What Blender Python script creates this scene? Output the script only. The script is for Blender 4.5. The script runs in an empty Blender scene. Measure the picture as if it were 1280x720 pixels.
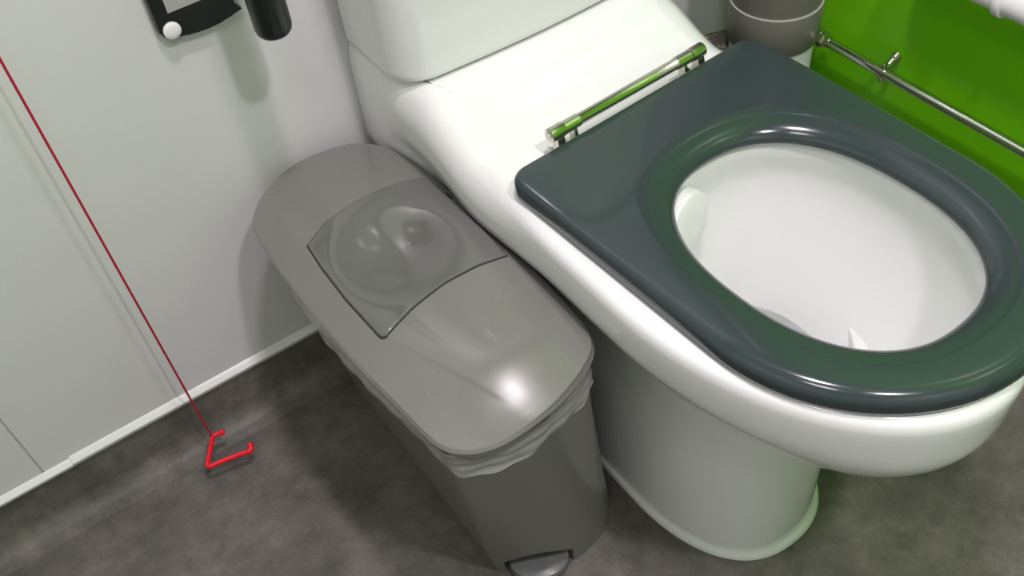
import bpy, bmesh, math, random
from mathutils import Vector, Matrix
random.seed(7)
C = bpy.context.scene.collection
sc = bpy.context.scene

# ------------------------------------------------------------------ helpers
def link_mesh(name, bm, mat, parent=None, smooth=True, angle=40):
    me = bpy.data.meshes.new(name)
    bmesh.ops.remove_doubles(bm, verts=bm.verts, dist=1e-6)
    bmesh.ops.recalc_face_normals(bm, faces=bm.faces)
    bm.to_mesh(me); bm.free()
    o = bpy.data.objects.new(name, me)
    C.objects.link(o)
    for m in (mat if isinstance(mat, (list, tuple)) else [mat]):
        me.materials.append(m)
    if smooth:
        for p in me.polygons: p.use_smooth = True
        me.set_sharp_from_angle(angle=math.radians(angle))
    if parent: o.parent = parent; o.matrix_parent_inverse = parent.matrix_world.inverted()
    return o

def thing(name, label, cat, loc=(0, 0, 0), group=None):
    o = bpy.data.objects.new(name, None); C.objects.link(o)
    o.location = loc; o.empty_display_size = .05
    o.matrix_world = Matrix.Translation(loc)
    o['label'] = label; o['category'] = cat
    if group: o['group'] = group
    return o

def struct(o, label=None):
    o['kind'] = 'structure'
    if label: o['label'] = label
    return o

def box(bm, x0, x1, y0, y1, z0, z1, bev=0, seg=2):
    r = bmesh.ops.create_cube(bm, size=1)
    vs = r['verts']
    for v in vs:
        v.co = Vector((x0 + (v.co.x + .5) * (x1 - x0), y0 + (v.co.y + .5) * (y1 - y0), z0 + (v.co.z + .5) * (z1 - z0)))
    if bev:
        es = set(e for v in vs for e in v.link_edges)
        bmesh.ops.bevel(bm, geom=list(es), offset=bev, segments=seg, affect='EDGES', profile=.5)

def rings(bm, levels, cap0=False, cap1=False, closed=True):
    R = [[bm.verts.new(p) for p in L] for L in levels]
    n = len(R[0])
    for a, b in zip(R[:-1], R[1:]):
        for i in range(n if closed else n - 1):
            j = (i + 1) % n
            try: bm.faces.new((a[i], a[j], b[j], b[i]))
            except ValueError: pass
    if cap0: bm.faces.new(R[0])
    if cap1: bm.faces.new(R[-1])
    return R

def frame(d):
    d = Vector(d).normalized()
    a = Vector((0, 0, 1)) if abs(d.z) < .9 else Vector((1, 0, 0))
    u = d.cross(a).normalized(); return u, d.cross(u).normalized()

def turned(bm, p0, d, prof, n=32, cap0=True, cap1=True):
    """prof: list of (distance along d, radius)"""
    p0 = Vector(p0); d = Vector(d).normalized(); u, v = frame(d)
    L = [[p0 + d * s + (u * math.cos(2 * math.pi * i / n) + v * math.sin(2 * math.pi * i / n)) * r for i in range(n)] for s, r in prof]
    rings(bm, L, cap0, cap1)

def tube(bm, pts, r, n=16, caps=True):
    pts = [Vector(p) for p in pts]
    L = []; u = None
    for i, p in enumerate(pts):
        d = (pts[min(i + 1, len(pts) - 1)] - pts[max(i - 1, 0)]).normalized()
        if u is None: u, _ = frame(d)
        u = (u - d * u.dot(d)).normalized(); v = d.cross(u)
        rr = r[i] if isinstance(r, (list, tuple)) else r
        L.append([p + (u * math.cos(2 * math.pi * k / n) + v * math.sin(2 * math.pi * k / n)) * rr for k in range(n)])
    rings(bm, L, caps, caps)

def smooth_path(pts, sub=6, closed=False):
    P = [Vector(p) for p in pts]; n = len(P); out = []
    rng = range(n if closed else n - 1)
    g = (lambda i: P[i % n]) if closed else (lambda i: P[max(0, min(n - 1, i))])
    for i in rng:
        a, b, c, d = g(i - 1), g(i), g(i + 1), g(i + 2)
        for k in range(sub):
            t = k / sub
            out.append(.5 * ((2 * b) + (c - a) * t + (2 * a - 5 * b + 4 * c - d) * t * t + (3 * b - a - 3 * c + d) * t ** 3))
    if not closed: out.append(P[-1])
    return out

def resample(pts, n, closed=True):
    P = list(pts) + ([pts[0]] if closed else [])
    acc = [0]
    for a, b in zip(P[:-1], P[1:]): acc.append(acc[-1] + (b - a).length)
    out = []; j = 0
    for i in range(n):
        s = acc[-1] * i / (n if closed else n - 1)
        while j < len(P) - 2 and acc[j + 1] < s: j += 1
        t = (s - acc[j]) / max(acc[j + 1] - acc[j], 1e-9)
        out.append(P[j].lerp(P[j + 1], t))
    return out

def sstep(a, b, x):
    t = max(0., min(1., (x - a) / (b - a))); return t * t * (3 - 2 * t)

# ------------------------------------------------------------------ materials
def mat(name, col, rough=.5, metal=0, coat=0, spec=.5, noise=None, bump=None, trans=0, ior=1.45, alpha=1, rvar=None):
    m = bpy.data.materials.new(name); m.use_nodes = True
    nt = m.node_tree; b = nt.nodes['Principled BSDF']
    b.inputs['Base Color'].default_value = (*col, 1); b.inputs['Roughness'].default_value = rough
    b.inputs['Metallic'].default_value = metal; b.inputs['Coat Weight'].default_value = coat
    b.inputs['Coat Roughness'].default_value = .04
    b.inputs['Specular IOR Level'].default_value = spec
    b.inputs['Transmission Weight'].default_value = trans; b.inputs['IOR'].default_value = ior
    b.inputs['Alpha'].default_value = alpha
    tc = nt.nodes.new('ShaderNodeTexCoord')
    if noise:
        sc_, c2, lo, hi = noise
        n = nt.nodes.new('ShaderNodeTexNoise'); n.inputs['Scale'].default_value = sc_; n.inputs['Detail'].default_value = 6; n.inputs['Roughness'].default_value = .6
        r = nt.nodes.new('ShaderNodeValToRGB'); r.color_ramp.elements[0].position = lo; r.color_ramp.elements[1].position = hi
        r.color_ramp.elements[0].color = (*col, 1); r.color_ramp.elements[1].color = (*c2, 1)
        nt.links.new(tc.outputs['Object'], n.inputs['Vector']); nt.links.new(n.outputs['Fac'], r.inputs['Fac']); nt.links.new(r.outputs['Color'], b.inputs['Base Color'])
    if rvar:
        s_, a, c = rvar
        n = nt.nodes.new('ShaderNodeTexNoise'); n.inputs['Scale'].default_value = s_; n.inputs['Detail'].default_value = 5
        r = nt.nodes.new('ShaderNodeMapRange'); r.inputs['From Min'].default_value = .35; r.inputs['From Max'].default_value = .7
        r.inputs['To Min'].default_value = a; r.inputs['To Max'].default_value = c
        nt.links.new(tc.outputs['Object'], n.inputs['Vector']); nt.links.new(n.outputs['Fac'], r.inputs['Value']); nt.links.new(r.outputs['Result'], b.inputs['Roughness'])
    if bump:
        s_, st = bump
        n = nt.nodes.new('ShaderNodeTexNoise'); n.inputs['Scale'].default_value = s_; n.inputs['Detail'].default_value = 3
        bp = nt.nodes.new('ShaderNodeBump'); bp.inputs['Strength'].default_value = st; bp.inputs['Distance'].default_value = .001
        nt.links.new(tc.outputs['Object'], n.inputs['Vector']); nt.links.new(n.outputs['Fac'], bp.inputs['Height']); nt.links.new(bp.outputs['Normal'], b.inputs['Normal'])
    return m

M_panel = mat('white_wall_panel', (.66, .66, .67), .32, spec=.4, noise=(2.2, (.62, .63, .62), .4, .65))
M_trim = mat('white_trim', (.72, .74, .72), .3)
M_green = mat('lime_green_wall', (.17, .57, .005), .28, spec=.35)
M_ceil = mat('ceiling_white', (.8, .8, .8), .8)
M_ceramic = mat('white_glazed_ceramic', (.81, .815, .82), .12, coat=.6, spec=.5)
M_seat = mat('dark_slate_plastic', (.030, .043, .048), .14, spec=.5, coat=.25, rvar=(40, .12, .18))
M_chrome = mat('polished_chrome', (.60, .57, .50), .2, metal=1)
M_chrome2 = mat('pipe_chrome', (.66, .65, .63), .12, metal=1)
M_bin = mat('grey_bin_plastic', (.145, .145, .128), .24, spec=.5, noise=(4, (.15, .15, .134), .35, .7), rvar=(14, .22, .28))
M_binlid = mat('grey_lid_plastic', (.165, .163, .152), .26, spec=.5, noise=(4, (.172, .17, .158), .35, .7), rvar=(22, .23, .28), coat=.45)
M_flap = mat('smoky_flap_plastic', (.118, .119, .115), .10, spec=.5, noise=(5, (.128, .128, .123), .35, .7), coat=.6)
M_groove = mat('dark_groove', (.02, .02, .02), .5)
M_pedal = mat('grey_pedal', (.14, .145, .15), .28, noise=(60, (.2, .2, .2), .5, .75))
M_red = mat('red_plastic', (.75, .012, .03), .35)
M_cord = mat('red_cord', (.42, .01, .035), .8)
M_black = mat('black_plastic', (.008, .011, .009), .28)
M_label = mat('grey_label', (.38, .39, .37), .5, noise=(55, (.45, .34, .35), .55, .7))
M_white = mat('white_plastic', (.8, .8, .8), .3)
M_pvc = mat('white_waste_pipe', (.82, .80, .84), .25, coat=.3)
M_grey = mat('grey_soil_pipe', (.15, .145, .13), .3, spec=.5)
M_ring = mat('pale_ring', (.4, .4, .37), .4)
M_dirty = mat('grimy_rubber', (.05, .05, .035), .7, noise=(70, (.3, .3, .2), .52, .66), bump=(90, .8))
M_water = mat('clear_water', (1, 1, 1), 0, trans=1, ior=1.33)
M_clearfoot = mat('clear_pad', (.5, .5, .48), .2)

# vinyl floor: mottled warm grey with darker traffic stains
M_floor = bpy.data.materials.new('mottled_vinyl'); M_floor.use_nodes = True
nt = M_floor.node_tree; b = nt.nodes['Principled BSDF']; b.inputs['Roughness'].default_value = .5; b.inputs['Specular IOR Level'].default_value = .35
tc = nt.nodes.new('ShaderNodeTexCoord')
def _noise(s, det=6, ro=.6):
    n = nt.nodes.new('ShaderNodeTexNoise'); n.inputs['Scale'].default_value = s; n.inputs['Detail'].default_value = det; n.inputs['Roughness'].default_value = ro
    nt.links.new(tc.outputs['Object'], n.inputs['Vector']); return n
n1 = _noise(5.5); n2 = _noise(34, 8, .65); n3 = _noise(220, 2)
r1 = nt.nodes.new('ShaderNodeValToRGB'); e = r1.color_ramp.elements
e[0].position = .36; e[0].color = (.088, .084, .074, 1); e[1].position = .66; e[1].color = (.165, .156, .140, 1)
r2 = nt.nodes.new('ShaderNodeValToRGB'); e = r2.color_ramp.elements
e[0].position = .3; e[0].color = (.72, .72, .72, 1); e[1].position = .72; e[1].color = (1.25, 1.2, 1.18, 1)
r3 = nt.nodes.new('ShaderNodeValToRGB'); e = r3.color_ramp.elements
e[0].position = .3; e[0].color = (.88, .88, .88, 1); e[1].position = .7; e[1].color = (1.1, 1.1, 1.1, 1)
mx = nt.nodes.new('ShaderNodeMix'); mx.data_type = 'RGBA'; mx.blend_type = 'MULTIPLY'; mx.inputs[0].default_value = 1
mx2 = nt.nodes.new('ShaderNodeMix'); mx2.data_type = 'RGBA'; mx2.blend_type = 'MULTIPLY'; mx2.inputs[0].default_value = 1
nt.links.new(n1.outputs['Fac'], r1.inputs['Fac']); nt.links.new(n2.outputs['Fac'], r2.inputs['Fac']); nt.links.new(n3.outputs['Fac'], r3.inputs['Fac'])
nt.links.new(r1.outputs['Color'], mx.inputs[6]); nt.links.new(r2.outputs['Color'], mx.inputs[7])
nt.links.new(mx.outputs[2], mx2.inputs[6]); nt.links.new(r3.outputs['Color'], mx2.inputs[7]); nt.links.new(mx2.outputs[2], b.inputs['Base Color'])

# translucent thin bin liner
M_liner = bpy.data.materials.new('translucent_liner'); M_liner.use_nodes = True
nt = M_liner.node_tree; b = nt.nodes['Principled BSDF']; b.inputs['Base Color'].default_value = (.62, .62, .60, 1); b.inputs['Roughness'].default_value = .18
tr = nt.nodes.new('ShaderNodeBsdfTransparent'); ms = nt.nodes.new('ShaderNodeMixShader'); ms.inputs['Fac'].default_value = .42
nt.links.new(tr.outputs[0], ms.inputs[1]); nt.links.new(b.outputs[0], ms.inputs[2]); nt.links.new(ms.outputs[0], nt.nodes['Material Output'].inputs['Surface'])

# ------------------------------------------------------------------ the room
XR, XL, YF, ZC = .51, -1.55, -2.3, 2.4
bm = bmesh.new(); box(bm, XL - .1, XR + .1, YF - .1, .1, -.05, 0); struct(link_mesh('floor', bm, M_floor, smooth=False), 'mottled grey vinyl floor')
bm = bmesh.new(); box(bm, XL - .1, XR + .1, YF - .1, .1, ZC, ZC + .05); struct(link_mesh('ceiling', bm, M_ceil, smooth=False))
SEAM = -.79
bm = bmesh.new()
box(bm, SEAM + .0012, XR + .1, 0, .1, 0, ZC, .0008, 1)
box(bm, XL - .1, SEAM - .0012, 0.0008, .1, 0, ZC, .0008, 1)
box(bm, SEAM - .01, SEAM + .01, .004, .1, 0, ZC)
struct(link_mesh('wall_back', bm, M_panel, smooth=False), 'white panelled wall behind the toilet')
bm = bmesh.new(); box(bm, XR, XR + .1, YF - .1, 0, 0, ZC); struct(link_mesh('wall_right', bm, M_green, smooth=False), 'lime green side wall')
bm = bmesh.new(); box(bm, XL - .1, XL, YF, 0, 0, ZC); struct(link_mesh('wall_left', bm, M_panel, smooth=False))
bm = bmesh.new(); box(bm, XL, XR, YF - .1, YF, 0, ZC); struct(link_mesh('wall_front', bm, M_panel, smooth=False))

# coved vinyl upstand
def cove_prof(h=.099, r=.032, t=.0022, n=10):
    P = [(0, h), (t, h), (t, r + t)]
    for i in range(1, n + 1):
        a = math.pi / 2 * i / n
        P.append((t + r - r * math.cos(a), r + t - r * math.sin(a) ))
    P[-1] = (t + r, .0012)
    P += [(t + r + .004, .0002), (0, .0002)]
    return P
bm = bmesh.new()
rings(bm, [[(x, -a, z) for a, z in cove_prof()] for x in (XL, XR)], True, True)
struct(link_mesh('baseboard_back', bm, M_floor), 'grey vinyl coved upstand below the white wall panel')
bm = bmesh.new()
rings(bm, [[(XR - a, y, z) for a, z in cove_prof()] for y in (YF, -.04)], True, True)
struct(link_mesh('baseboard_right', bm, M_floor))
# white capping strip on top of the upstand, two lengths that meet near the panel joint
def trim_prof(z0, h, d):
    return [(0, z0), (-d * .7, z0)] + [(-d * (.7 + .3 * math.sin(math.pi * k / 8)) * (1 if k < 5 else 1 - (k - 4) * .2), z0 + h * k / 8) for k in range(1, 8)] + [(0, z0 + h)]
bm = bmesh.new()
rings(bm, [[(x, y, z) for y, z in trim_prof(.098, .0165, .0085)] for x in (-.752, XR)], True, True)
struct(link_mesh('trim_1', bm, M_trim), 'white capping strip along the foot of the wall panel')
bm = bmesh.new()
rings(bm, [[(x, y, z) for y, z in trim_prof(.0965, .0145, .0080)] for x in (XL, -.7525)], True, True)
struct(link_mesh('trim_2', bm, M_trim), 'white capping strip left of the joint')

# ------------------------------------------------------------------ toilet
T = thing('toilet', 'white close-coupled toilet with a dark grey open seat, standing on the grey floor', 'toilet', (-.005, -.35, 0))
CX = -.006
def D_out(hw, yf, ys, n, z, yb=-.0015, m1=46, m2=60, m3=30, cx=CX, br=.0):
    P = []
    for i in range(m1): P.append((cx - hw, yb + (ys - yb) * i / m1))
    for i in range(m2 + 1):
        t = math.pi * i / m2; c, s = math.cos(t), math.sin(t)
        P.append((cx - math.copysign(abs(c) ** (2 / n), c) * hw, ys - abs(s) ** (2 / n) * (ys - yf)))
    for i in range(m1 - 1, -1, -1): P.append((cx + hw, yb + (ys - yb) * i / m1))
    for i in range(1, m3): P.append((cx + hw - 2 * hw * i / m3, yb))
    return [Vector((x, y, z)) for x, y in P]
BXC, BYC = .013, -.602       # centre of the bowl opening
def rise(y): return .037 * sstep(-.285, -.165, y)
lv = []
#        z     hw    yf     ys    n
LV = [(.0005, .120, -.660, -.475, 2.35), (.05, .118, -.658, -.475, 2.35), (.20, .118, -.658, -.475, 2.35), (.28, .118, -.660, -.475, 2.3), (.310, .1183, -.661, -.478, 2.28), (.326, .1195, -.664, -.48, 2.25)]
for k in range(15):                                   # the bulge of the rim, a smooth quarter curve down to the pedestal
    u_ = 1 - (k / 14) ** 1.35
    z_ = .452 - .122 * u_
    LV.append((z_, .1215 + .0705 * (1 - u_ ** 1.25), -.668 - .162 * math.sqrt(max(0, 1 - u_ ** 2)), -.485 - .045 * (1 - u_), 2.2 - .2 * (1 - u_)))
LV += [(.463, .1932, -.8305, -.53, 2.0), (.475, .194, -.831, -.53, 2.0), (.495, .1945, -.832, -.53, 2.0), (.5035, .1930, -.8305, -.53, 2.0), (.5085, .1895, -.827, -.53, 2.0), (.5110, .185, -.823, -.53, 2.0)]
for z, hw, yf, ys, n in LV:
    w = sstep(.36, .50, z)
    ring = D_out(hw, yf, ys, n, z)
    for v in ring:
        r_ = rise(v.y) / .037
        v.z += rise(v.y) * w
        if z > .3:                                    # the back stays wide down to the wall and hugs the cistern
            nw = max(0, min(1, (v.y + .196) / .125)) if v.x < CX else 1
            tgt = .178 + .0195 * max(nw, sstep(.421, .440, z))
            if z > .465: tgt -= (.037 + (.018 * sstep(-.32, -.2, v.y) if v.x > CX else 0)) * (1 - math.sqrt(max(0, 1 - ((z - .465) / .0465) ** 2))) * (1 - .75 * sstep(-.15, -.08, v.y))
            cur = abs(v.x - CX)
            if cur > hw * .999: v.x = CX + math.copysign(cur + (tgt - hw) * sstep(-.43, -.27, v.y) * sstep(.30, .40, z), v.x - CX)
            else: v.x = CX + (v.x - CX) * (1 + (tgt / hw - 1) * sstep(-.43, -.27, v.y) * sstep(.30, .40, z))
    lv.append(ring)
outer = lv[-1]
def hole_pt(ang, hw, hl, cx, cy, n=2.3):
    c, s = math.cos(ang), math.sin(ang)
    r_ = (abs(c / hw) ** n + abs(s / hl) ** n) ** (-1 / n)
    return Vector((cx + r_ * c, cy + r_ * s, 0))
angs = [math.atan2(v.y - BYC, v.x - BXC) for v in outer]
op = [hole_pt(a, .128, .168, BXC, BYC) for a in angs]
K = 22
for k in range(1, K + 1):
    t = k / K
    L = []
    for o_, h_ in zip(outer, op):
        p = Vector((o_.x, o_.y, 0)).lerp(h_, t)
        p.z = .512 + rise(p.y); L.append(p)
    if k == K:
        for p in L: p.z = .510
    lv.append(L)
# bowl: rim lip, upright wall, sloping bowl, sump
for z, hw, hl, cx, cy in [(.505, .1255, .1655, BXC, BYC), (.49, .1260, .1660, BXC, BYC), (.475, .1275, .1675, BXC, BYC), (.455, .1265, .1665, BXC, BYC), (.435, .1225, .1625, BXC, BYC + .001),
                          (.415, .116, .156, BXC, BYC + .003), (.395, .108, .147, BXC, BYC + .007), (.372, .098, .136, BXC, BYC + .013), (.348, .086, .121, BXC, BYC + .022),
                          (.32, .073, .103, BXC, BYC + .034), (.29, .060, .084, BXC, BYC + .045), (.25, .050, .066, BXC, BYC + .052), (.22, .040, .050, BXC, BYC + .056), (.205, .022, .028, BXC, BYC + .058), (.20, .003, .004, BXC, BYC + .058)]:
    lv.append([hole_pt(a, hw, hl, cx, cy) + Vector((0, 0, z)) for a in angs])
bm = bmesh.new(); rings(bm, lv, True, True)
link_mesh('pan', bm, M_ceramic, T, angle=60)
# sealant bead round the foot
bm = bmesh.new()
rings(bm, [D_out(.1190, -.6595, -.475, 2.35, .0005), D_out(.1262, -.667, -.475, 2.35, .0005), D_out(.1265, -.6672, -.475, 2.35, .004), D_out(.1245, -.665, -.475, 2.35, .0075), D_out(.1190, -.6595, -.475, 2.35, .009)])
sb = link_mesh('foot_flange', bm, M_trim, T); sb['label'] = 'pale sealed edge round the foot of the pan'
# water in the sump
bm = bmesh.new()
rings(bm, [[hole_pt(2 * math.pi * i / 40, hw, hl, BXC, BYC + .042) + Vector((0, 0, .288)) for i in range(40)] for hw, hl in ((.0600, .084), (.03, .04), (.002, .002))], False, True)
link_mesh('water', bm, M_water, T)
# flush inlet hood at the back of the bowl
bm = bmesh.new()
hc = Vector((BXC - .056, BYC + .142, .468)); hn = Vector((.32, -1, .12)).normalized(); u = hn.cross(Vector((0, 0, 1))).normalized(); w = u.cross(hn)
L = []
for s, r_ in ((-.03, .040), (.006, .040), (.0095, .0385), (.011, .035), (.0115, .012), (.0115, .001)):
    L.append([hc + hn * s + u * math.cos(2 * math.pi * i / 40) * r_ + w * math.sin(2 * math.pi * i / 40) * r_ for i in range(40)])
rings(bm, L, False, True)
link_mesh('flush_spreader', bm, M_ceramic, T)

# cistern
def rrect(hw, y0, y1, rf, rb, z, bow=.006, cx=CX, n=10):
    P = []
    def arc(ax, ay, a0, a1, r):
        for i in range(n + 1):
            a = a0 + (a1 - a0) * i / n; P.append(Vector((ax + r * math.cos(a), ay + r * math.sin(a), z)))
    arc(cx + hw - rb, y1 - rb, 0, math.pi / 2, rb)
    arc(cx - hw + rb, y1 - rb, math.pi / 2, math.pi, rb)
    arc(cx - hw + rf, y0 + rf, math.pi, 1.5 * math.pi, rf)
    for i in range(1, 12):
        t = i / 12; x = cx - (hw - rf) + 2 * (hw - rf) * t
        P.append(Vector((x, y0 - bow * math.sin(math.pi * t), z)))
    arc(cx + hw - rf, y0 + rf, 1.5 * math.pi, 2 * math.pi, rf)
    return P
bm = bmesh.new()
rings(bm, [rrect(.190, -.147, -.008, .045, .012, .5515), rrect(.196, -.153, -.004, .048, .014, .553), rrect(.1985, -.156, -.003, .049, .014, .557), rrect(.199, -.157, -.003, .05, .014, .563),
           rrect(.200, -.160, -.003, .05, .014, .70), rrect(.204, -.166, -.003, .05, .014, .88)], True, True)
cis = link_mesh('cistern', bm, M_ceramic, T, angle=60)
bm = bmesh.new()
rings(bm, [rrect(.208, -.171, -.003, .05, .014, .8805), rrect(.211, -.174, -.002, .052, .014, .885), rrect(.211, -.174, -.002, .052, .014, .905), rrect(.200, -.163, -.008, .046, .012, .917)], True, True)
link_mesh('cistern_lid', bm, M_ceramic, cis, angle=60)

# seat, turned a little on its hinges
SA = math.radians(2.69); SO = Vector((0, -.3254, .514))
def seat_pt(x, v, z): return SO + Vector((x * math.cos(SA) + v * math.sin(SA), x * math.sin(SA) - v * math.cos(SA), z))
def seat_outline(off, N=160, W=.1875, s=.307, Lf=.5013, n=1.97, rc=.022):
    """closed outline, inset by off"""
    W -= off; Lf -= off; r_ = max(rc - off * .5, .006); P = []
    for i in range(9):
        a = math.pi / 2 * i / 8; P.append(Vector((-W + r_ - r_ * math.sin(a), off + r_ - r_ * math.cos(a), 0)))
    for i in range(1, 16): P.append(Vector((-W, off + r_ + (s - off - r_) * i / 16, 0)))
    for i in range(61):
        t = math.pi * i / 60; c, sn = math.cos(t), math.sin(t)
        P.append(Vector((-math.copysign(abs(c) ** (2 / n), c) * W, s + abs(sn) ** (2 / n) * (Lf - s), 0)))
    for i in range(15, 0, -1): P.append(Vector((W, off + r_ + (s - off - r_) * i / 16, 0)))
    for i in range(9):
        a = math.pi / 2 * (1 - i / 8); P.append(Vector((W - r_ + r_ * math.sin(a), off + r_ - r_ * math.cos(a), 0)))
    for i in range(1, 20): P.append(Vector((W - r_ - 2 * (W - r_) * i / 20, off, 0)))
    return P
HC = .2752
ref = seat_outline(0); sang = [math.atan2(p.y - HC, p.x) for p in ref]
def seat_hole(off):
    return [hole_pt(a, .1195 + off, .1563 + off, 0, HC, 2.3) for a in sang]
lev = []
TOP = .0245
for off, z in ((.010, .0005), (.002, .0005), (.0003, .0025), (0, .006), (.0002, .012), (.0015, .0165), (.0045, .0205), (.009, .0232), (.014, TOP)):
    A = seat_outline(0); Bq = seat_outline(off)
    L = []
    for a, p in zip(A, Bq):
        k_ = (.38 + .62 * sstep(.06, .36, a.y)) if z > .004 else 1
        zz = z
        if z > .004: zz = TOP - (TOP - z) * (.6 + .4 * sstep(.06, .36, a.y)) if z > .01 else z
        q = a.lerp(p, k_); L.append(seat_pt(q.x, q.y, zz))
    lev.append(L)
o_in = seat_outline(.014); h_out = seat_hole(.0285)
for k in range(1, 9):
    t = k / 9
    lev.append([seat_pt(a.x + (b_.x - a.x) * t, a.y + (b_.y - a.y) * t, TOP + .0006 * math.sin(math.pi * t)) for a, b_ in zip(o_in, h_out)])
for off, z in ((.0275, TOP), (.0268, TOP - .0006), (.0245, TOP - .0014), (.020, TOP - .0026), (.015, TOP - .0042), (.0105, TOP - .0064), (.006, TOP - .0095), (.0025, TOP - .0135), (.0008, TOP - .0165), (.0012, .004), (.003, .001), (.006, .0005)):
    lev.append([seat_pt(p.x, p.y, z) for p in seat_hole(off)])
lev.append(lev[0])
bm = bmesh.new(); rings(bm, lev)
seat = link_mesh('seat', bm, M_seat, T, angle=50); seat['label'] = 'dark slate grey open toilet seat'

# chrome hinge rod with end barrels and two brackets
hd = (seat_pt(1, 0, 0) - seat_pt(0, 0, 0)).normalized()
def hp(x, v=-.0105, z=.031): return seat_pt(x, v, z)
bm = bmesh.new()
turned(bm, hp(-.098), hd, [(0, .0078), (.0215, .0078), (.022, .0072), (.023, .0072), (.0235, .0068), (.1705, .0068), (.171, .0072), (.172, .0072), (.1725, .0078), (.194, .0078)], 28)
rod = link_mesh('hinge_rod', bm, M_chrome, T); rod['label'] = 'polished metal hinge rod behind the seat'
for sx in (-1, 1):
    bm = bmesh.new()
    x0 = -.118 if sx < 0 else .097
    turned(bm, hp(x0), hd, [(0, .0070), (.001, .0086), (.0195, .0086), (.0205, .0078)], 28)
    turned(bm, hp(x0 + (-.0006 if sx < 0 else .0205)), hd, [(0, .0045), (.0012, .0045)], 20)
    # foot plate that drops from the barrel to the deck
    for xa, wd in ((x0 + .006, .010), (x0 + (.030 if sx < 0 else -.016), .0045)):
        A = [hp(xa, -.0165, .030), hp(xa, -.0035, .030), hp(xa, .004, .0006), hp(xa, -.007, -.0015)]
        B = [p + hd * wd for p in A]
        rings(bm, [A, B], True, True)
    link_mesh('hinge_bracket', bm, M_chrome, T)

# ------------------------------------------------------------------ pedal bin
B = thing('pedal_bin', 'grey plastic pedal bin with flap lid and clear liner, left of the toilet', 'bin', (-.255, -.28, 0))
lid_pts = [(-.305, -.0225), (-.345, -.030), (-.377, -.048), (-.399, -.066), (-.413, -.090), (-.4185, -.130), (-.4205, -.222), (-.4175, -.352), (-.411, -.43), (-.4055, -.488), (-.401, -.508), (-.392, -.524), (-.373, -.538), (-.342, -.5455),
           (-.29, -.543), (-.252, -.534), (-.222, -.521), (-.206, -.508), (-.1965, -.49), (-.190, -.455), (-.1865, -.40), (-.186, -.342), (-.1865, -.26), (-.1915, -.177), (-.2025, -.097), (-.212, -.068), (-.227, -.047), (-.252, -.031)]
NB = 280
lid_o = resample(smooth_path([(x, y, 0) for x, y in lid_pts], 6, True), NB)
def inset(P, d):
    n = len(P); out = []
    for i in range(n):
        t = (P[(i + 1) % n] - P[i - 1]).normalized(); nrm = Vector((-t.y, t.x, 0))
        out.append(P[i] + nrm * d)
    return out
# orientation: make +d go inward
if (inset(lid_o, .01)[0] - Vector((-.3, -.28, 0))).length > (lid_o[0] - Vector((-.3, -.28, 0))).length:
    _ins = inset; inset = lambda P, d: _ins(P, -d)
ZL = .420
def interp(xs, ys, x):
    if x <= xs[0]: return ys[0]
    for a, b_, c, d in zip(xs[:-1], xs[1:], ys[:-1], ys[1:]):
        if x <= b_: return c + (d - c) * (x - a) / (b_ - a)
    return ys[-1]
def xL(y): return interp([-.55, -.53, -.375, -.17, -.05], [-.305, -.317, -.377, -.383, -.375], y)
def xR(y): return interp([-.55, -.53, -.35, -.17, -.05], [-.225, -.215, -.2055, -.212, -.232], y)
def lidh(x, y):
    a, b_ = xL(y), xR(y)
    eL, eR = -.4195, -.187
    tl = min(1, max(0, (x - eL) / (a - eL))); tr = min(1, max(0, (eR - x) / (eR - b_)))
    m = min(tl, tr)
    s = .0185 * (m ** 1.0)
    q = (x - (a + b_) / 2) / ((b_ - a) / 2)
    s += (.0075 * (1 - q * q) + .0013 * sstep(0, .05, 1 - abs(q)) * sstep(-.30, -.36, y) * sstep(-.525, -.47, y)) if abs(q) < 1 else 0
    f = sstep(-.578, -.452, y)
    g = 1 - sstep(-.17, -.02, y) * .75
    return s * f * g
# flap area in plan
FP = [(-.3795, -.188), (-.345, -.172), (-.302, -.166), (-.255, -.166), (-.216, -.173), (-.2075, -.180), (-.2045, -.218), (-.2045, -.30), (-.2090, -.352), (-.245, -.3475), (-.290, -.3480), (-.335, -.355), (-.3760, -.3665), (-.3805, -.362), (-.3835, -.29), (-.3825, -.23)]
def in_poly(x, y, P):
    c = False; n = len(P)
    for i in range(n):
        x1, y1 = P[i]; x2, y2 = P[i - 1]
        if (y1 > y) != (y2 > y) and x < (x2 - x1) * (y - y1) / (y2 - y1) + x1: c = not c
    return c
def chord(y):
    """x range of the lid outline at y"""
    xs = []
    for i in range(NB):
        p, q = lid_i[i], lid_i[(i + 1) % NB]
        if (p.y > y) != (q.y > y): xs.append(p.x + (q.x - p.x) * (y - p.y) / (q.y - p.y))
    return min(xs), max(xs)
lid_i = inset(lid_o, .0030)
lev = [[Vector((p.x, p.y, ZL - .023)) for p in inset(lid_o, .0115)], [Vector((p.x, p.y, ZL - .023)) for p in inset(lid_o, .0075)], [Vector((p.x, p.y, ZL - .021)) for p in inset(lid_o, .0068)],
       [Vector((p.x, p.y, ZL - .0025)) for p in inset(lid_o, .0002)], [Vector((p.x, p.y, ZL - .0012)) for p in inset(lid_o, .0002)], [Vector((p.x, p.y, ZL - .0002)) for p in inset(lid_o, .0010)], [Vector((p.x, p.y, ZL + lidh(p.x, p.y))) for p in lid_i]]
sp0, sp1 = Vector((-.300, -.12, 0)), Vector((-.298, -.45, 0))
def spine(p):
    t = max(0, min(1, (p.y - sp0.y) / (sp1.y - sp0.y))); return sp0.lerp(sp1, t)
for k in range(1, 71):
    t = k / 70
    L = []
    for p in lid_i:
        q = Vector((p.x, p.y, 0)).lerp(spine(p), t); q.z = ZL + lidh(q.x, q.y) ; L.append(q)
    lev.append(L)
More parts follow.
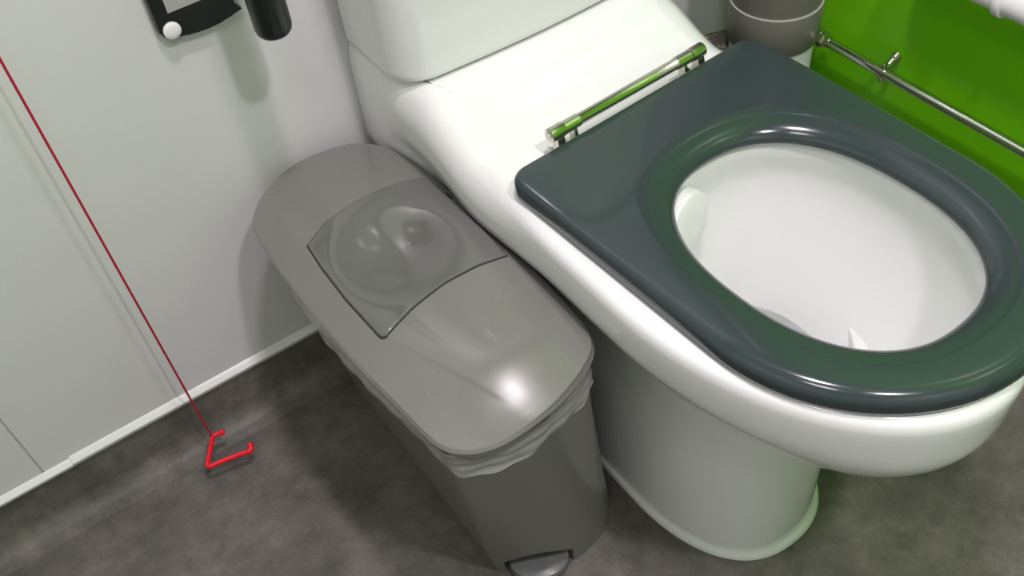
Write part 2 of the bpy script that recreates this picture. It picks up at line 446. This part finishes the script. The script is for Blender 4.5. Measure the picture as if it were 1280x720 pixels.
bm = bmesh.new(); R = rings(bm, lev, False, False)
# close the middle along the spine
last = R[-1]
bmesh.ops.remove_doubles(bm, verts=bm.verts, dist=1e-4)
FS = [(-.293 + (x + .293) * .94, -.265 + (y + .265) * .94) for x, y in FP]
bmesh.ops.delete(bm, geom=[f for f in bm.faces if f.calc_center_median().z > ZL - .001 and in_poly(f.calc_center_median().x, f.calc_center_median().y, FS)], context='FACES')
lid = link_mesh('lid', bm, M_binlid, B, angle=35); lid['label'] = 'domed grey bin lid'
# flap groove line and flap
def on_lid(x, y, dz): return Vector((x, y, ZL + lidh(x, y) + dz))
fo = resample([Vector((x, y, 0)) for x, y in FP], 120)
fc = Vector((-.293, -.265, 0))
def fring(s, dz):
    return [on_lid(fc.x + (p.x - fc.x) * s, fc.y + (p.y - fc.y) * s, dz) for p in fo]
bm = bmesh.new()
rings(bm, [fring(1.022, -.0005), fring(1.02, .0006), fring(.97, .0007)])
gr = link_mesh('flap_gap', bm, M_groove, lid); gr['label'] = 'dark gap round the flap'
bm = bmesh.new()
lev = [fring(1.003, .0000), fring(1.003, .0016), fring(.996, .0024), fring(.985, .0026)]
for s in (.95, .9, .85, .8, .75, .7, .65, .6, .5, .4, .3, .2, .1, .02):
    L = fring(s, .0026)
    for v in L:                                      # the flap has a shallow oval dish
        e_ = ((v.x + .300) / .084) ** 2 + ((v.y + .266) / .096) ** 2
        v.z -= .022 * (1 - e_) ** 2 if e_ < 1 else 0
    lev.append(L)
rings(bm, lev, False, True)
link_mesh('flap', bm, M_flap, lid, angle=45)
for (xa, ya) in ((-.2005, -.215), (-.1990, -.293)):   # two hinge slots beside the flap
    bm = bmesh.new()
    L = [on_lid(xa - .0012, ya + .006, .0003), on_lid(xa + .0012, ya + .006, .0003), on_lid(xa + .0012, ya - .006, .0003), on_lid(xa - .0012, ya - .006, .0003)]
    rings(bm, [L, [p + Vector((0, 0, .0010)) for p in L]], True, True)
    link_mesh('hinge_slot', bm, M_groove, lid, smooth=False)

# body: tapers from the wide top to the prow-shaped base
base_pts = [(-.255, -.055), (-.30, -.056), (-.338, -.062), (-.3475, -.075), (-.3475, -.13), (-.3465, -.25), (-.3455, -.36), (-.3450, -.440), (-.3445, -.4545), (-.338, -.4620), (-.312, -.4800), (-.285, -.4950), (-.258, -.5055), (-.235, -.5075), (-.21, -.503),
            (-.183, -.492), (-.168, -.478), (-.158, -.455), (-.156, -.36), (-.156, -.25), (-.156, -.13), (-.158, -.08), (-.168, -.062), (-.21, -.056)]
top_pts = [(-.300, -.034), (-.345, -.040), (-.372, -.055), (-.395, -.076), (-.405, -.12), (-.409, -.23), (-.407, -.35), (-.402, -.44), (-.3985, -.490), (-.3965, -.5075), (-.3925, -.5125), (-.380, -.5185), (-.355, -.5275), (-.325, -.533), (-.292, -.532), (-.262, -.526),
           (-.234, -.517), (-.217, -.506), (-.208, -.49), (-.201, -.40), (-.197, -.28), (-.2, -.16), (-.208, -.09), (-.222, -.062), (-.255, -.042)]
def dense(pts, sub=6):
    P = [Vector((x, y, 0)) for x, y in pts]; out = []
    sm = smooth_path(P, sub, True)
    return sm
bd, td = dense(base_pts), dense(top_pts)
lev = []
for z in (0.0005, .002, .03, .06, .1, .15, .2, .25, .3, .35, .38, .405):
    t = (z / .405)
    t2 = t ** .92
    ins = .0025 if z < .001 else 0
    lev.append([Vector((a.x + (c.x - a.x) * t2, a.y + (c.y - a.y) * t2, z)) for a, c in zip(bd, td)])
bm = bmesh.new(); rings(bm, lev, True, True)
body = link_mesh('body', bm, M_bin, B, angle=60)
from mathutils.bvhtree import BVHTree
src = body.data.copy(); bvh = BVHTree.FromPolygons([v.co.copy() for v in src.vertices], [tuple(p.vertices) for p in src.polygons])
def src_normal(co):
    loc, n, idx, dist = bvh.find_nearest(co)
    if idx is None or dist > 1e-4 or abs(n.z) > .9: return None
    acc = Vector()
    for vi in src.polygons[idx].vertices:
        v = src.vertices[vi]; acc += side_n[vi] / ((v.co - co).length + 1e-4)
    return acc.normalized()
side_n = [Vector() for _ in src.vertices]
for p in src.polygons:
    if abs(p.normal.z) < .9:
        for vi in p.vertices: side_n[vi] += p.normal * p.area
# arched cut-out for the pedal
fd = Vector((-.250 + .3405, -.5085 + .459, 0)).normalized(); fn_ = Vector((fd.y, -fd.x, 0))
fcn = Vector((-.2945, -.484, 0))
def arch(W2, z0, dz, depth):
    bm = bmesh.new(); A = []
    for i in range(17):
        t = i / 16; A.append((fcn + fd * (-W2 + 2 * W2 * t), z0 + dz * math.sin(math.pi * (.12 + .78 * t))))
    prof = [(fcn + fd * -W2, -.01)] + A + [(fcn + fd * W2, -.01)]
    rings(bm, [[p + fn_ * .04 + Vector((0, 0, z)) for p, z in prof], [p - fn_ * depth + Vector((0, 0, z)) for p, z in prof]], True, True)
    return link_mesh('cutter', bm, M_bin, None, smooth=False)
for args in ((.0465, .030, .036, .0055), (.0430, .008, .030, .030)):
    cut = arch(*args)
    md = body.modifiers.new('b', 'BOOLEAN'); md.operation = 'DIFFERENCE'; md.object = cut; md.solver = 'EXACT'
    dg = bpy.context.evaluated_depsgraph_get()
    nm = bpy.data.meshes.new_from_object(body.evaluated_get(dg)); body.modifiers.clear(); body.data = nm
    bpy.data.objects.remove(cut)
for p in nm.polygons: p.use_smooth = True
ln = []
for p in nm.polygons:
    ok = src_normal(p.center)
    flat = ok is None or p.normal.dot(ok) < .9
    for li in p.loop_indices:
        n = None if flat else src_normal(nm.vertices[nm.loops[li].vertex_index].co)
        ln.append(n if n else p.normal.copy())
nm.normals_split_custom_set(ln)
# pedal
bm = bmesh.new()
L = []
for s, z in ((.93, .006), (1, .009), (1, .016), (.96, .0195), (.85, .0212), (.5, .0225), (.05, .0228)):
    ring = []
    for i in range(33):
        a = math.pi * i / 32
        ring.append(fcn + fd * (-math.cos(a) * .0415 * s) + fn_ * (-.010 + (math.sin(a) ** .8) * .040 * s + (1 - s) * .012) + Vector((0, 0, z)))
    for i in range(1, 8):
        ring.append(fcn + fd * (.0415 * s * (1 - 2 * i / 8)) + fn_ * (-.010 + (1 - s) * .012) + Vector((0, 0, z)))
    L.append(ring)
rings(bm, L, True, True)
pd = link_mesh('pedal', bm, M_pedal, B); pd['label'] = 'scuffed grey pedal'
# liner: crumpled clear film folded over the rim
lo = resample(td, 260)
lev = []
random.seed(3)
ph = [random.uniform(0, 6.28) for _ in range(12)]
for j in range(15):
    t = j / 14; z = .4085 - .052 * t; L = []
    tt = (z / .405) ** .92
    bo = resample(bd, 260)
    for i in range(260):
        s = i / 260 * 2 * math.pi
        pb = lo[i] 
        ce = Vector((-.298, -.28, 0)); d = (pb - ce).normalized()
        hem = .0035 * math.sin(3 * s + ph[0]) + .002 * math.sin(7 * s + ph[1]) + .0012 * math.sin(17 * s + ph[2])
        fold = .0018 * math.sin(22 * t + 5 * math.sin(2 * s + ph[3]) + 4 * s) + .0012 * math.sin(38 * t + 9 * s + ph[5]) + .0010 * math.sin(31 * s + 6 * t + ph[6])
        bil = .010 * sstep(-.33, -.39, pb.x) * sstep(-.50, -.40, pb.y) * math.sin(math.pi * min(1, t * 1.1))
        q = Vector((pb.x, pb.y, 0)) + d * (.0036 - .002 * t + bil + fold * (.3 + t)) + (bo[i] - pb).to_3d() * (1 - tt) * .9
        q.z = z + hem * t
        L.append(q)
    lev.append(L)
bm = bmesh.new(); rings(bm, lev)
ln_ = link_mesh('liner', bm, M_liner, B, angle=180); ln_['label'] = 'crumpled translucent plastic liner'

# ------------------------------------------------------------------ emergency pull cord
P_ = thing('emergency_pull_cord', 'red emergency pull cord with a bent red handle just above the floor', 'pull cord', (-.574, -.045, 0))
bm = bmesh.new()
cx_, cy_, hz = -.574, -.040, .043
tube(bm, [(cx_, cy_, 2.38), (cx_ , cy_, 1.2), (cx_, cy_, .5), (cx_, cy_, .1), (cx_+.0005, cy_+.0, hz + .006)], .0015, 8)
link_mesh('cord', bm, M_cord, P_)
bm = bmesh.new(); turned(bm, (cx_, cy_, 2.4), (0, 0, -1), [(0, .04), (.02, .04), (.03, .03), (.035, .005)]); link_mesh('ceiling_switch', bm, M_white, P_)
hpts = [(-.558, -.0400, hz), (-.5675, -.0375, hz), (-.574, -.040, hz), (-.578, -.046, hz - .001), (-.588, -.060, hz - .003), (-.5975, -.0735, hz - .005), (-.5985, -.0775, hz - .006), (-.595, -.0800, hz - .006), (-.575, -.0835, hz - .006), (-.552, -.0885, hz - .006), (-.5385, -.0925, hz - .006), (-.5345, -.091, hz - .005), (-.533, -.086, hz - .003)]
bm = bmesh.new()
hs = smooth_path(hpts, 4)
tube(bm, hs, [.0038] * len(hs), 14)
for c_ in (hpts[0], hpts[-1], hpts[-3]):
    bmesh.ops.create_uvsphere(bm, u_segments=14, v_segments=10, radius=.0049, matrix=Matrix.Translation(c_))
hnd = link_mesh('handle', bm, M_red, P_); hnd['label'] = 'bent bright red plastic handle'

# ------------------------------------------------------------------ black wall plate and black upright rod
Q = thing('wall_plate', 'black plastic plate with grey label and white round cap, on the white wall', 'wall plate', (-.36, 0, .70))
bm = bmesh.new()
pts = [(-.4155, .760), (-.4155, .658), (-.4125, .6525), (-.407, .6485), (-.396, .6455), (-.385, .6430), (-.373, .6415), (-.360, .6408), (-.348, .6415), (-.332, .6445), (-.318, .6480), (-.3185, .6500), (-.3225, .6515), (-.3225, .6550), (-.3250, .6575), (-.3240, .662), (-.320, .672), (-.3145, .678), (-.3145, .760)]
rings(bm, [[(x, -.0005, z) for x, z in pts], [(x, -.010, z) for x, z in pts], [(-.365 + (x + .365) * .98, -.012, .70 + (z - .70) * .98) for x, z in pts]], True, True)
pl = link_mesh('plate', bm, M_black, Q, angle=30)
bm = bmesh.new(); box(bm, -.3990, -.330, -.0128, -.0119, .6775, .752, .0003, 1); lb = link_mesh('label_sheet', bm, M_label, Q, smooth=False); lb['label'] = 'grey printed label'
bm = bmesh.new(); turned(bm, (-.4015, -.0115, .6575), (0, -1, 0), [(0, .0100), (.0028, .0100), (.0038, .0087), (.0042, .003)]); cp = link_mesh('screw_cap', bm, M_white, Q); cp['label'] = 'white round cap'
bm = bmesh.new(); turned(bm, (-.400, -.0005, .6440), (0, -1, 0), [(0, .0075), (.004, .0075), (.005, .006)]); link_mesh('pad', bm, M_clearfoot, Q)

G = thing('upright_rod', 'black round-ended upright rod standing off the white wall beside the plate', 'rod', (-.30, -.07, .70))
bm = bmesh.new()
RC = Vector((-.3150, -.098, 0)); rr = .0206
turned(bm, (RC.x, RC.y, .6560), (0, 0, 1), [(0, rr * .6), (.002, rr * .8), (.0055, rr * .94), (.011, rr), (.26, rr), (.266, rr * .9), (.27, rr * .6)], 40)
link_mesh('shaft', bm, M_black, G, angle=50)
bm = bmesh.new(); turned(bm, (RC.x, 0, .88), (0, -1, 0), [(0, .03), (.008, .03), (.010, .014), (.080, .014)]); link_mesh('wall_mount', bm, M_black, G)

# ------------------------------------------------------------------ soil stack in the corner
S = thing('soil_pipe', 'grey vertical soil pipe with a pale joint ring in the corner beside the toilet', 'pipe', (.395, -.17, 0))
sx_, sy_ = .395, -.17
bm = bmesh.new(); turned(bm, (sx_, sy_, .0005), (0, 0, 1), [(0, .062), (.385, .062)], 48); w_ = link_mesh('lower_pipe', bm, M_pvc, S); w_['label'] = 'white pipe below the grey socket'
bm = bmesh.new(); turned(bm, (sx_, sy_, .373), (0, 0, 1), [(0, .0625), (0, .0650), (.003, .0672), (.0615, .0672), (.064, .0655), (.066, .0650)], 64); link_mesh('socket', bm, M_grey, S)
bm = bmesh.new(); turned(bm, (sx_, sy_, .4345), (0, 0, 1), [(0, .0640), (0, .0676), (.0022, .0676), (.003, .064)], 64); link_mesh('joint_ring', bm, M_ring, S)
bm = bmesh.new(); turned(bm, (sx_, sy_, .436), (0, 0, 1), [(0, .0650), (.9, .0650), (1.96, .0650)], 48); link_mesh('stack_pipe', bm, M_grey, S)
# grimy connector from the pan outlet
bm = bmesh.new()
tube(bm, smooth_path([(.13, -.075, .25), (.22, -.078, .255), (.30, -.088, .280), (.355, -.108, .305), (.385, -.14, .310)], 5), .050, 28); c1 = link_mesh('pan_connector', bm, M_dirty, S); c1['label'] = 'grimy connector between pan and pipe'

# chrome water pipe on the green wall
W_ = thing('water_pipe', 'thin chrome water pipe running along the lime green wall', 'pipe', (.48, -.7, .338))
bm = bmesh.new(); turned(bm, (.4825, -.03, .3365), (0, -1, 0), [(0, .0075), (1.6, .0075)], 24); link_mesh('tube', bm, M_chrome2, W_)
for yc in (-.312, -.190):
    bm = bmesh.new()
    turned(bm, (.4825, yc + .005, .3365), (0, -1, 0), [(0, .0076), (0, .0096), (.010, .0096), (.010, .0076)], 24)
    if yc < -.2: turned(bm, (.486, yc, .3430), (1, 0, .55), [(0, .0052), (.016, .0052), (.018, .0072), (.026, .0072)], 16)
    for dz in (-.0125, .0125):
        turned(bm, (.4780, yc, .3365 + dz), (1, 0, 0), [(0, .0032), (.001, .0042), (.005, .0042), (.009, .0038)], 14)
    link_mesh('bracket', bm, M_chrome, W_, angle=35)
bm = bmesh.new()
turned(bm, (.4825, -.188, .3365), (0, -1, 0), [(0, .0125), (.012, .0125), (.014, .0090), (.022, .0090)], 6); link_mesh('compression_nut', bm, M_chrome, W_, smooth=False)

# white waste pipe higher up the green wall
V = thing('waste_pipe', 'white plastic waste pipe with a collar, above the chrome pipe on the green wall', 'pipe', (.48, -.7, .53))
bm = bmesh.new()
wx, wz = .472, .533
turned(bm, (wx, -.375, wz), (0, -1, 0), [(0, .020), (1.4, .020)], 36); link_mesh('tube', bm, M_pvc, V)
bm = bmesh.new(); turned(bm, (wx, -.4600, wz), (0, -1, 0), [(0, .0202), (0, .0238), (.001, .0245), (.010, .0245), (.011, .0238), (.011, .0202)], 36); link_mesh('collar', bm, M_pvc, V)
bm = bmesh.new(); tube(bm, smooth_path([(wx, -.40, wz), (wx, -.375, wz), (wx + .008, -.358, wz), (wx + .022, -.353, wz), (XR + .001, -.353, wz)], 5), .0225, 28); link_mesh('elbow', bm, M_pvc, V)
bm = bmesh.new(); box(bm, wx + .015, XR, -.522, -.507, wz - .010, wz + .010, .002); link_mesh('clip', bm, M_pvc, V)

# ------------------------------------------------------------------ lights (ceiling fittings of the room)
def lamp(loc, size, power, col):
    l = bpy.data.lights.new('ceiling_lamp', 'AREA'); l.shape = 'DISK'; l.size = size; l.energy = power; l.color = col
    o = bpy.data.objects.new('ceiling_lamp', l); C.objects.link(o); o.location = loc
lamp((-.10, -1.5, 2.38), .13, 21, (1, .895, .965))
lamp((-.16, -.70, 2.38), .15, 18, (1, .895, .97))
lamp((-.85, -1.2, 2.38), .4, 6, (1, .90, .97))
w = bpy.data.worlds.new('World'); sc.world = w; w.use_nodes = True
w.node_tree.nodes['Background'].inputs[0].default_value = (.5, .5, .5, 1); w.node_tree.nodes['Background'].inputs[1].default_value = .2

# ------------------------------------------------------------------ camera
def setcam(f, tilt, yaw, roll, cx, cy, cz):
    t, y, r = map(math.radians, (tilt, yaw, roll))
    fw = Vector((math.sin(y) * math.cos(t), math.cos(y) * math.cos(t), math.sin(t)))
    rt = Vector((math.cos(y), -math.sin(y), 0)); up = rt.cross(fw)
    r2 = rt * math.cos(r) + up * math.sin(r); u2 = -rt * math.sin(r) + up * math.cos(r)
    cam = bpy.data.cameras.new('camera'); o = bpy.data.objects.new('camera', cam); C.objects.link(o)
    cam.sensor_width = 36; cam.lens = f / 1280 * 36; cam.clip_start = .01
    m = Matrix((r2, u2, -fw)).transposed().to_4x4(); m.translation = (cx, cy, cz); o.matrix_world = m
    sc.camera = o
setcam(1229.0222, -47.5521, 29.5085, -7.4136, -.5909, -1.03, 1.2367)
sc.view_settings.view_transform = 'Standard'; sc.view_settings.look = 'None'
sc.view_settings.gamma = 1; sc.view_settings.use_curve_mapping = False
sc.view_settings.exposure = 0.0
